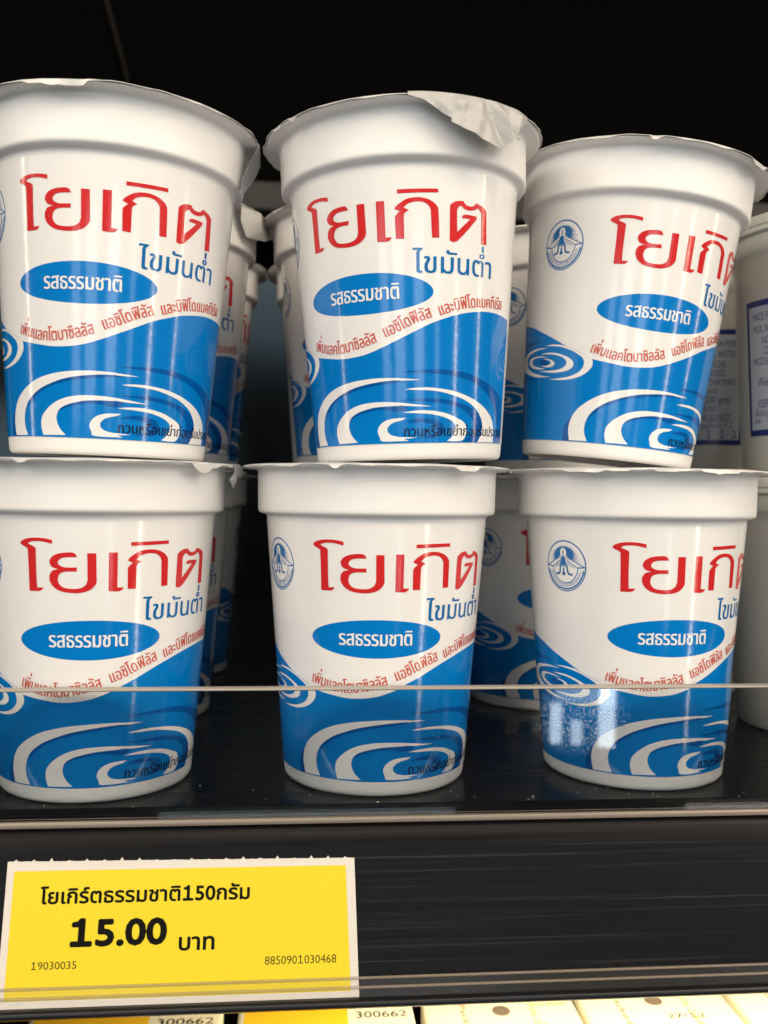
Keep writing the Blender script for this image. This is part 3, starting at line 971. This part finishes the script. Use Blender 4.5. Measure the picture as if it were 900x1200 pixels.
edge_ = []
for (u0, z0), (u1, z1) in zip(FLAP, FLAP[1:] + FLAP[:1]):
    n_ = max(1, int(math.hypot((u1 - u0) * 0.57, z1 - z0) / 0.5))
    edge_ += [(u0 + (u1 - u0) * k / n_, z0 + (z1 - z0) * k / n_) for k in range(n_)]
grid_ = [(u + 0.35 * (k % 2), 64.2 + 0.4 * k) for k in range(28) for u in (-4 + 0.7 * m for m in range(76))]
grid_ = [p for p in grid_ if inside(p, FLAP) and min(abs(p[0] - q[0]) * 0.57 + abs(p[1] - q[1]) for q in edge_) > 0.3]
tm_flap = add_tab(CUPS['TM'], FRONT['TM'][5], [(u, z, flap_r(u, z)) for u, z in edge_], [(u, z, flap_r(u, z)) for u, z in grid_],
                  'foil_flap_shaded', "big creased flap of the foil lid folded down over the rim")
add_tab(CUPS['BL'], FRONT['BL'][5],
        [(77, 75.2, 33.0), (88, 75.2, 33.2), (92, 73.2, 34.2), (88, 71.6, 33.2), (80.0, 71.9, 33.6), (78.4, 69.0, 32.8), (71.5, 71.2, 33.2), (75.0, 73.4, 33.9)],
        [(80, 73.4, 32.6), (84, 73.2, 34.0), (76, 71.0, 33.9)], 'foil_dark', "small crumpled tab hanging from the rim")
add_tab(CUPS['TL'], FRONT['TL'][5],
        [(84, 75.0, 33.0), (112, 75.0, 33.0), (100, 71.0, 32.6), (88, 67.0, 31.6), (77, 61.5, 30.2), (76, 65.5, 30.4)],
        [(95, 72.0, 33.2), (84, 68.0, 31.0)], 'foil_dark', "torn foil tab bent down behind the rim")
add_tab(BC[0], rad(1),
        [(52, 75.1, 33.0), (70, 75.1, 33.2), (96, 75.1, 33.1), (92, 71.0, 34.0), (76, 67.8, 33.4), (60, 66.8, 31.6), (54, 70.5, 32.0)],
        [(66, 72.5, 34.6), (80, 71.8, 32.6), (70, 69.5, 34.0)], 'foil', "stiff lid tab bent down over the rim")

# ------------------------------------------------------------------ milky cups at the right
MILK_PROFILE = [(0, 1.2), (19.5, 1.0), (21.6, 0.0), (22.8, 0.4), (23.4, 1.6), (24.2, 12), (26.2, 48), (26.9, 61), (27.4, 63.2), (28.2, 64.4),
                (28.8, 65.2), (28.9, 69.6), (29.6, 70.0), (30.3, 70.3), (30.4, 71.2), (30.2, 71.6), (30.6, 72.0), (30.7, 74.0), (30.2, 74.8),
                (28.8, 74.9), (28.3, 73.8), (0, 73.6)]


def milk_r(z):
    return 24.2 + (z - 12) * 2.0 / 36


milk_me = bm_mesh(lathe(MILK_PROFILE, 96), "milky_cup_body", [M['milk']], 40)


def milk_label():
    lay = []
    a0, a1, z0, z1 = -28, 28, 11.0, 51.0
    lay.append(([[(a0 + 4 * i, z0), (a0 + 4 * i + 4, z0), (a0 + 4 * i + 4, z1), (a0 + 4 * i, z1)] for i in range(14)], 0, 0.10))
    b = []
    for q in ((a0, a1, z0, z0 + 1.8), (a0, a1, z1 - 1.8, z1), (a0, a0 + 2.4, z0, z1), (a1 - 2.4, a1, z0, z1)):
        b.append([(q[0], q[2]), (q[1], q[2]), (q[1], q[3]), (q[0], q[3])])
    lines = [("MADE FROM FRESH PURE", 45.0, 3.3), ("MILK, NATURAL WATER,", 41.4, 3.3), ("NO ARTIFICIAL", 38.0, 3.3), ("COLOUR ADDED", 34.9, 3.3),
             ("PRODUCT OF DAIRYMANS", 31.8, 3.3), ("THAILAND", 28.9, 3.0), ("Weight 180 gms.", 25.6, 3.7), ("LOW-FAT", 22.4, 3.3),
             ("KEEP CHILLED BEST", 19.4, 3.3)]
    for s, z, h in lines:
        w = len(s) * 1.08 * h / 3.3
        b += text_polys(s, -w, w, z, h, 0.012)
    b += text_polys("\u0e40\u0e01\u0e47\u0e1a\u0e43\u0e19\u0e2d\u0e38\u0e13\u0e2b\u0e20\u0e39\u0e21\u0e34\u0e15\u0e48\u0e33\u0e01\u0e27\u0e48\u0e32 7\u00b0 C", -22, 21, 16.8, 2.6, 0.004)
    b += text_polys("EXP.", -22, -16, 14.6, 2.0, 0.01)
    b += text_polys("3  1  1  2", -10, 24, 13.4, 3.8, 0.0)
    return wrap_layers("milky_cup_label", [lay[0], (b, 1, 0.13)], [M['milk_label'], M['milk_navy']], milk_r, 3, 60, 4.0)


milk_label_me = milk_label()
milk_proto = None
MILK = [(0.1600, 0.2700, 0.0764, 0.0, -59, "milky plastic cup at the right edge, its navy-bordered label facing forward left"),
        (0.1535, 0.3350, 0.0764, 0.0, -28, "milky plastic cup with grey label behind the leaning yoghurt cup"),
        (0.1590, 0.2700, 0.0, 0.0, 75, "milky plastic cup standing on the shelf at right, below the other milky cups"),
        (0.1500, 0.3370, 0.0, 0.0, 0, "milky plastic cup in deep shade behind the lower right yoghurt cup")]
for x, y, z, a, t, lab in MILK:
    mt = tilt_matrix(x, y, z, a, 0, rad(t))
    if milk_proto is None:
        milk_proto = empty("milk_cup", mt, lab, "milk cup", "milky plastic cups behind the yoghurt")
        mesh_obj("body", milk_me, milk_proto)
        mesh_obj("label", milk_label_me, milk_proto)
    else:
        r = milk_proto.copy()
        COL.objects.link(r)
        r.matrix_world = mt
        r['label'] = lab
        for ch in list(milk_proto.children):
            c = ch.copy()
            COL.objects.link(c)
            c.parent = r

# ------------------------------------------------------------------ shelf, liner, glass fence
def structure(name, bm, mat, smooth=None):
    o = mesh_obj(name, bm_mesh(bm, name, [mat], smooth))
    o['kind'] = 'structure'
    return o


bm = bmesh.new()
box(bm, -0.6, 0.7, 0.2035, 0.62, -0.012, 0.0)
structure("shelf", bm, M['shelf_black'])
bm = bmesh.new()
box(bm, -0.6, 0.7, 0.62, 0.64, -0.25, 0.56)
structure("back_wall", bm, M['void'])
bm = bmesh.new()
box(bm, -0.6, 0.7, 0.6165, 0.6195, 0.0005, 0.212)
structure("back_panel", bm, M['panel'])
bm = bmesh.new()
box(bm, -0.6, 0.7, 0.24, 0.62, 0.54, 0.56)
structure("upper_shelf", bm, M['void'])
bm = bmesh.new()
box(bm, -0.6, 0.7, 0.56, 0.6195, 0.238, 0.256, 0.002)
structure("back_ledge", bm, M['ledge'])
bm = bmesh.new()
box(bm, -0.6, 0.7, 0.10, 0.62, -0.150, -0.130)
structure("lower_shelf", bm, M['void'])

GX0, GX1, GY0, GY1, GZ0, GZ1 = -0.30, 0.40, 0.1990, 0.2022, -0.0015, 0.0258
fence = empty("glass_fence", Matrix.Translation((0.03, 0.2006, 0)), "low clear glass fence along the front of the shelf before the lower cups", "glass fence")


def child_box(name, parent, x0, x1, y0, y1, z0, z1, mat, bevel=0.0, smooth=None):
    b_ = bmesh.new()
    c = parent.matrix_world.translation
    box(b_, x0 - c.x, x1 - c.x, y0 - c.y, y1 - c.y, z0 - c.z, z1 - c.z, bevel)
    return mesh_obj(name, bm_mesh(b_, name, [mat], smooth), parent)


child_box("pane", fence, GX0, GX1, GY0, GY1, GZ0, GZ1, M['glass'])
child_box("top_edge", fence, GX0, GX1, GY0 + 0.0001, GY1 - 0.0001, GZ1 + 0.00002, GZ1 + 0.00042, M['glass_edge'], 0.00015, 40)
b_ = bmesh.new()
c0 = fence.matrix_world.translation
vs = [b_.verts.new((x - c0.x, GY0 - 0.00008 - c0.y, z - c0.z)) for x, z in ((0.051, 0.0085), (0.0745, 0.0085), (0.0745, 0.0258), (0.051, 0.0258))]
b_.faces.new(vs)
o = mesh_obj("smudge", bm_mesh(b_, "smudge", [M['smudge']]), fence)
o['label'] = "scratched greasy patch on the glass"

BAR_ENDS = ((-0.1043, 0.4861, 0.3239), (-0.1158, 0.6179, 0.3344))  # ends of a thin dull bar drawn for a faint slanting streak
bar_root = empty("streak_bar", Matrix.Translation(BAR_ENDS[0]), "thin dark bracket bar running back in the gloom, top left", "streak")
b_ = bmesh.new()
pa, pb = Vector(BAR_ENDS[0]), Vector(BAR_ENDS[1])
ax = (pb - pa).normalized()
sd = ax.cross(Vector((0, 0, 1))).normalized()
up = sd.cross(ax)
rg = [[b_.verts.new(p + sd * (dx * 0.0016) + up * (dz * 0.005) - Vector(BAR_ENDS[0])) for dx, dz in ((-1, -1), (1, -1), (1, 1), (-1, 1))] for p in (pa - ax * 0.1, pb)]
for i in range(4):
    b_.faces.new((rg[0][i], rg[0][(i + 1) % 4], rg[1][(i + 1) % 4], rg[1][i]))
b_.faces.new(rg[0]); b_.faces.new(rg[1][::-1])
mesh_obj("bar", bm_mesh(b_, "bar", [M['ledge']]), bar_root)

# crumbs and dust on the shelf right behind the glass
bm = bmesh.new()
rnd = random.Random(5)
for k in range(60):
    x, y = rnd.uniform(-0.09, 0.14), 0.2027 + abs(rnd.gauss(0, 0.010)) + 0.0008
    s = rnd.uniform(0.00005, 0.00015) * (2.2 if rnd.random() < 0.06 else 1)
    bmesh.ops.create_icosphere(bm, subdivisions=1, radius=s, matrix=Matrix.Translation((x, y, s * 0.6)) @ Matrix.Rotation(rnd.uniform(0, 3), 4, 'Z') @ Matrix.Diagonal((rnd.uniform(1, 2.2), 1, 0.6, 1)))
dust = mesh_obj("dust", bm_mesh(bm, "dust", [M['card']]))
dust['kind'] = 'stuff'
dust['label'] = "specks of pale dust scattered on the black shelf behind the glass"
dust['category'] = "dust"

# ------------------------------------------------------------------ price rail on the shelf front
P0 = Vector((0, 0.2000, -0.0022))                # top of the rail's face
DN = Vector((0, -0.0100, -0.0329)).normalized()  # down the face
NR = Vector((0, DN.z, -DN.y))                    # out of the face, towards the shopper
if NR.y > 0:
    NR = -NR
LEN = 0.0356
rail = empty("price_rail", Matrix.Translation((0.03, 0.2, -0.002)), "black scuffed plastic price rail along the shelf front under the glass", "price rail")


def extrude_profile(name, prof, mat, parent, x0=-0.30, x1=0.40, smooth=40, closed=True):
    """profile of (out, down) in mm on the rail's face, drawn along x"""
    b_ = bmesh.new()
    c = parent.matrix_world.translation
    ring = []
    for x in (x0, x1):
        ring.append([b_.verts.new(Vector((x, 0, 0)) + P0 + NR * (o_ / 1000) + DN * (d_ / 1000) - c) for o_, d_ in prof])
    n = len(prof)
    for i in range(n if closed else n - 1):
        j = (i + 1) % n
        b_.faces.new((ring[0][i], ring[0][j], ring[1][j], ring[1][i]))
    if closed:
        b_.faces.new(ring[0])
        b_.faces.new(ring[1][::-1])
    return mesh_obj(name, bm_mesh(b_, name, [mat], smooth), parent)


extrude_profile("face", [(-2.5, 1.2)] + [(-1.3 * ((7.0 - d_) / 5.8) ** 2, d_) for d_ in (1.2, 1.8, 2.5, 3.3, 4.2, 5.2, 6.2, 7.0)] + [(0, LEN * 1000), (-2.5, LEN * 1000)], M['black_plastic'], rail)
extrude_profile("top_lip", [(-2.2, -0.9), (-0.6, -0.95), (0.1, -0.7), (0.5, -0.2), (0.6, 0.5), (0.3, 1.15), (-2.2, 1.15)], M['lip'], rail)
extrude_profile("bottom_bead", [(-2, 35.6)] + [(0.7 + 1.3 * math.cos(t), 36.6 + 1.0 * math.sin(t)) for t in (rad(-90 + 20 * k) for k in range(10))] + [(-2, 37.6)],
                M['bead'], rail)
for d0 in (31.9, 33.7):
    extrude_profile("lip_glint_ridge", [(0.55 + 0.28 * math.cos(t), d0 + 0.30 * math.sin(t)) for t in (rad(30 * k) for k in range(12))], M['glint_ridge'], rail)
extrude_profile("clear_lip", [(0.50, 31.7), (0.50, 35.6), (0.62, 35.6), (0.62, 31.7)], M['clear_film'], rail)

# ------------------------------------------------------------------ price tag
tag = empty("price_tag", Matrix.Translation(P0), "yellow price ticket in the rail, white border, price 15.00 in black Thai print", "price tag")


def on_face(x, d, out):
    return Vector((x / 1000, 0, 0)) + NR * (out / 1000) + DN * (d / 1000)


TA, TB, TC, TD = Vector((-59.9, 7.6)), Vector((12.5, 8.3)), Vector((13.4, 35.5)), Vector((-59.7, 35.5))
rnd = random.Random(2)
outl = []
for i in range(181):                               # torn micro-perforation along the top
    p = TA.lerp(TB, i / 180)
    outl.append((p.x, p.y - (0.42 if i % 9 == 4 else 0.0) * rnd.uniform(0.2, 1.5) + rnd.uniform(-0.04, 0.04)))
outl += [tuple(TC), tuple(TD)]
bm = bmesh.new()
tf = [bm.verts.new(on_face(x, d, 0.42)) for x, d in outl]
tb_ = [bm.verts.new(on_face(x, d, 0.08)) for x, d in outl]
for t in tessellate_polygon([[Vector((x, d, 0)) for x, d in outl]]):
    pass
idx = {p: i for i, p in enumerate(outl)}
for t in tessellate_polygon([[Vector((x, d, 0)) for x, d in outl]]):
    bm.faces.new([tf[i] for i in t])
    bm.faces.new([tb_[i] for i in t][::-1])
n = len(outl)
for i in range(n):
    j = (i + 1) % n
    bm.faces.new((tf[i], tf[j], tb_[j], tb_[i]))
mesh_obj("card", bm_mesh(bm, "card", [M['card']]), tag)
bm = bmesh.new()
yp = [(-58.4, 9.5), (10.65, 9.75), (11.65, 34.3), (-58.3, 34.1)]
bm.faces.new([bm.verts.new(on_face(x, d, 0.44)) for x, d in yp])
mesh_obj("yellow_print", bm_mesh(bm, "yellow_print", [M['yellow']]), tag)


def face_text(polys, out):
    b_ = bmesh.new()
    for p in polys:
        try:
            b_.faces.new([b_.verts.new(on_face(x, d, out)) for x, d in p])
        except ValueError:
            pass
    return b_


def down_text(s, x0, x1, d, h, bold=0.0):
    return [[(x, 2 * d - y) for x, y in p] for p in text_polys(s, x0, x1, d, h, bold)]


bi = bmesh.new()
for polys_, wide in (
        (down_text("\u0e42\u0e22\u0e40\u0e01\u0e34\u0e23\u0e4c\u0e15\u0e18\u0e23\u0e23\u0e21\u0e0a\u0e32\u0e15\u0e34150\u0e01\u0e23\u0e31\u0e21", -52.7, -9.4, 15.95, 4.0), 0.10),
        (down_text("15.00", -46.5, -26.5, 24.1, 6.9), 0.27),
        (down_text("\u0e1a\u0e32\u0e17", -24.3, -16.4, 25.5, 4.4), 0.11)):
    for k in range(8):                                # heavy print: impressions round a small circle, each a hair above the last
        cx_, cd_ = wide * math.cos(k * math.pi / 4), wide * math.sin(k * math.pi / 4)
        b2 = face_text([[(x + cx_, d + cd_) for x, d in p] for p in polys_], 0.46 + 0.006 * k)
        me_ = bpy.data.meshes.new("impression")
        b2.to_mesh(me_)
        b2.free()
        bi.from_mesh(me_)
        bpy.data.meshes.remove(me_)
mesh_obj("lettering", bm_mesh(bi, "lettering", [M['ink']]), tag)
mesh_obj("stock_number", bm_mesh(face_text(down_text("19030035", -53.6, -44.3, 28.4, 2.1), 0.46), "stock_number", [M['ink_grey']]), tag)
mesh_obj("article_number", bm_mesh(face_text(down_text("8850901030468", -6.3, 8.7, 28.8, 2.3), 0.46), "article_number", [M['ink_grey']]), tag)

# ------------------------------------------------------------------ cartons on the shelf below
ZC = -0.090
CG = "cream cartons lying on the lower shelf"


def carton(x0, x1, y1, label, kind, depth=0.105, skew=0.0):
    """flat carton lying on the lower shelf; only its top near the back edge shows under the rail"""
    w = x1 - x0
    root = empty("carton", Matrix.Translation((x0, y1 - depth, -0.130)) @ Matrix.Rotation(skew, 4, 'Z'), label, "carton", CG)
    b_ = bmesh.new()
    box(b_, 0, w, 0, depth, 0, ZC + 0.130, 0.0012)
    mesh_obj("box", bm_mesh(b_, "carton_box", [M['carton']], 40), root)
    zt = ZC + 0.130

    def top(name, polys, mat, lift=0.00008):
        b2 = bmesh.new()
        for p in polys:
            try:
                b2.faces.new([b2.verts.new((x, y, zt + lift)) for x, y in p])
            except ValueError:
                pass
        return mesh_obj(name, bm_mesh(b2, name, [mat]), root)

    def vtext(s, x, ya, yb, h, bold=0.01):
        return [[(x + (py - 0) , ya - px) for px, py in p] for p in text_polys(s, 0, ya - yb, 0, h, bold)]

    yb = depth
    if kind == 'cream':
        top("seal_dot", [[(w * 0.50 + 0.0028 * math.cos(t), yb - 0.0085 + 0.0028 * math.sin(t)) for t in (2 * math.pi * k / 24 for k in range(24))]], M['dot'])
        top("side_print", vtext("Packed", w * 0.235, yb - 0.004, yb - 0.021, 0.0028), M['orange_ink'])
        top("edge_print", vtext("THAI DAIRY", w * 0.685, yb - 0.003, yb - 0.026, 0.0030), M['lime_ink'])
        top("top_print", [[(w * 0.72 + x, yb - 0.0036 + y) for x, y in p] for p in text_polys("PASTEURIZED", 0, w * 0.24, 0, 0.0022, 0.01)]
            + [[(w * 0.72 + x, yb - 0.0066 + y) for x, y in p] for p in text_polys("BEST BEFORE", 0, w * 0.22, 0, 0.0022, 0.01)], M['lime_ink'], 0.0001)
        top("date_stamp", [[(w * 0.52 + x, yb - 0.0185 + y) for x, y in p] for p in text_polys("27/12", 0, w * 0.26, 0, 0.0035)], M['ink_grey'], 0.0001)
    else:
        top("yellow_band", [[(0.002, 0.002), (w * 0.62, 0.002), (w * 0.62, yb - 0.0008), (0.002, yb - 0.0008)]], M['carton_yellow'])
        top("date_stamp", [[(w * 0.66 + x, yb - 0.0080 + y) for x, y in p] for p in text_polys("300662", 0, w * 0.30, 0, 0.0048, 0.01)], M['ink'], 0.00012)
    return root


carton(-0.0790, -0.0215, 0.2835, "yellow-topped carton on the lower shelf under the left half of the price ticket", 'yellow')
carton(-0.0170, 0.0365, 0.2835, "yellow-topped carton stamped 300662 under the right end of the price ticket", 'yellow')
carton(0.0395, 0.0872, 0.2850, "cream carton with a grey dot on the lower shelf, beside the stamped yellow one", 'cream')
carton(0.0890, 0.1362, 0.2875, "cream carton with a grey dot on the lower shelf, second from the right", 'cream')
carton(0.1385, 0.1860, 0.2890, "cream carton cut off by the right edge on the lower shelf", 'cream')

bpy.data.objects.remove(_tmp_o)
bpy.data.curves.remove(_tmp)
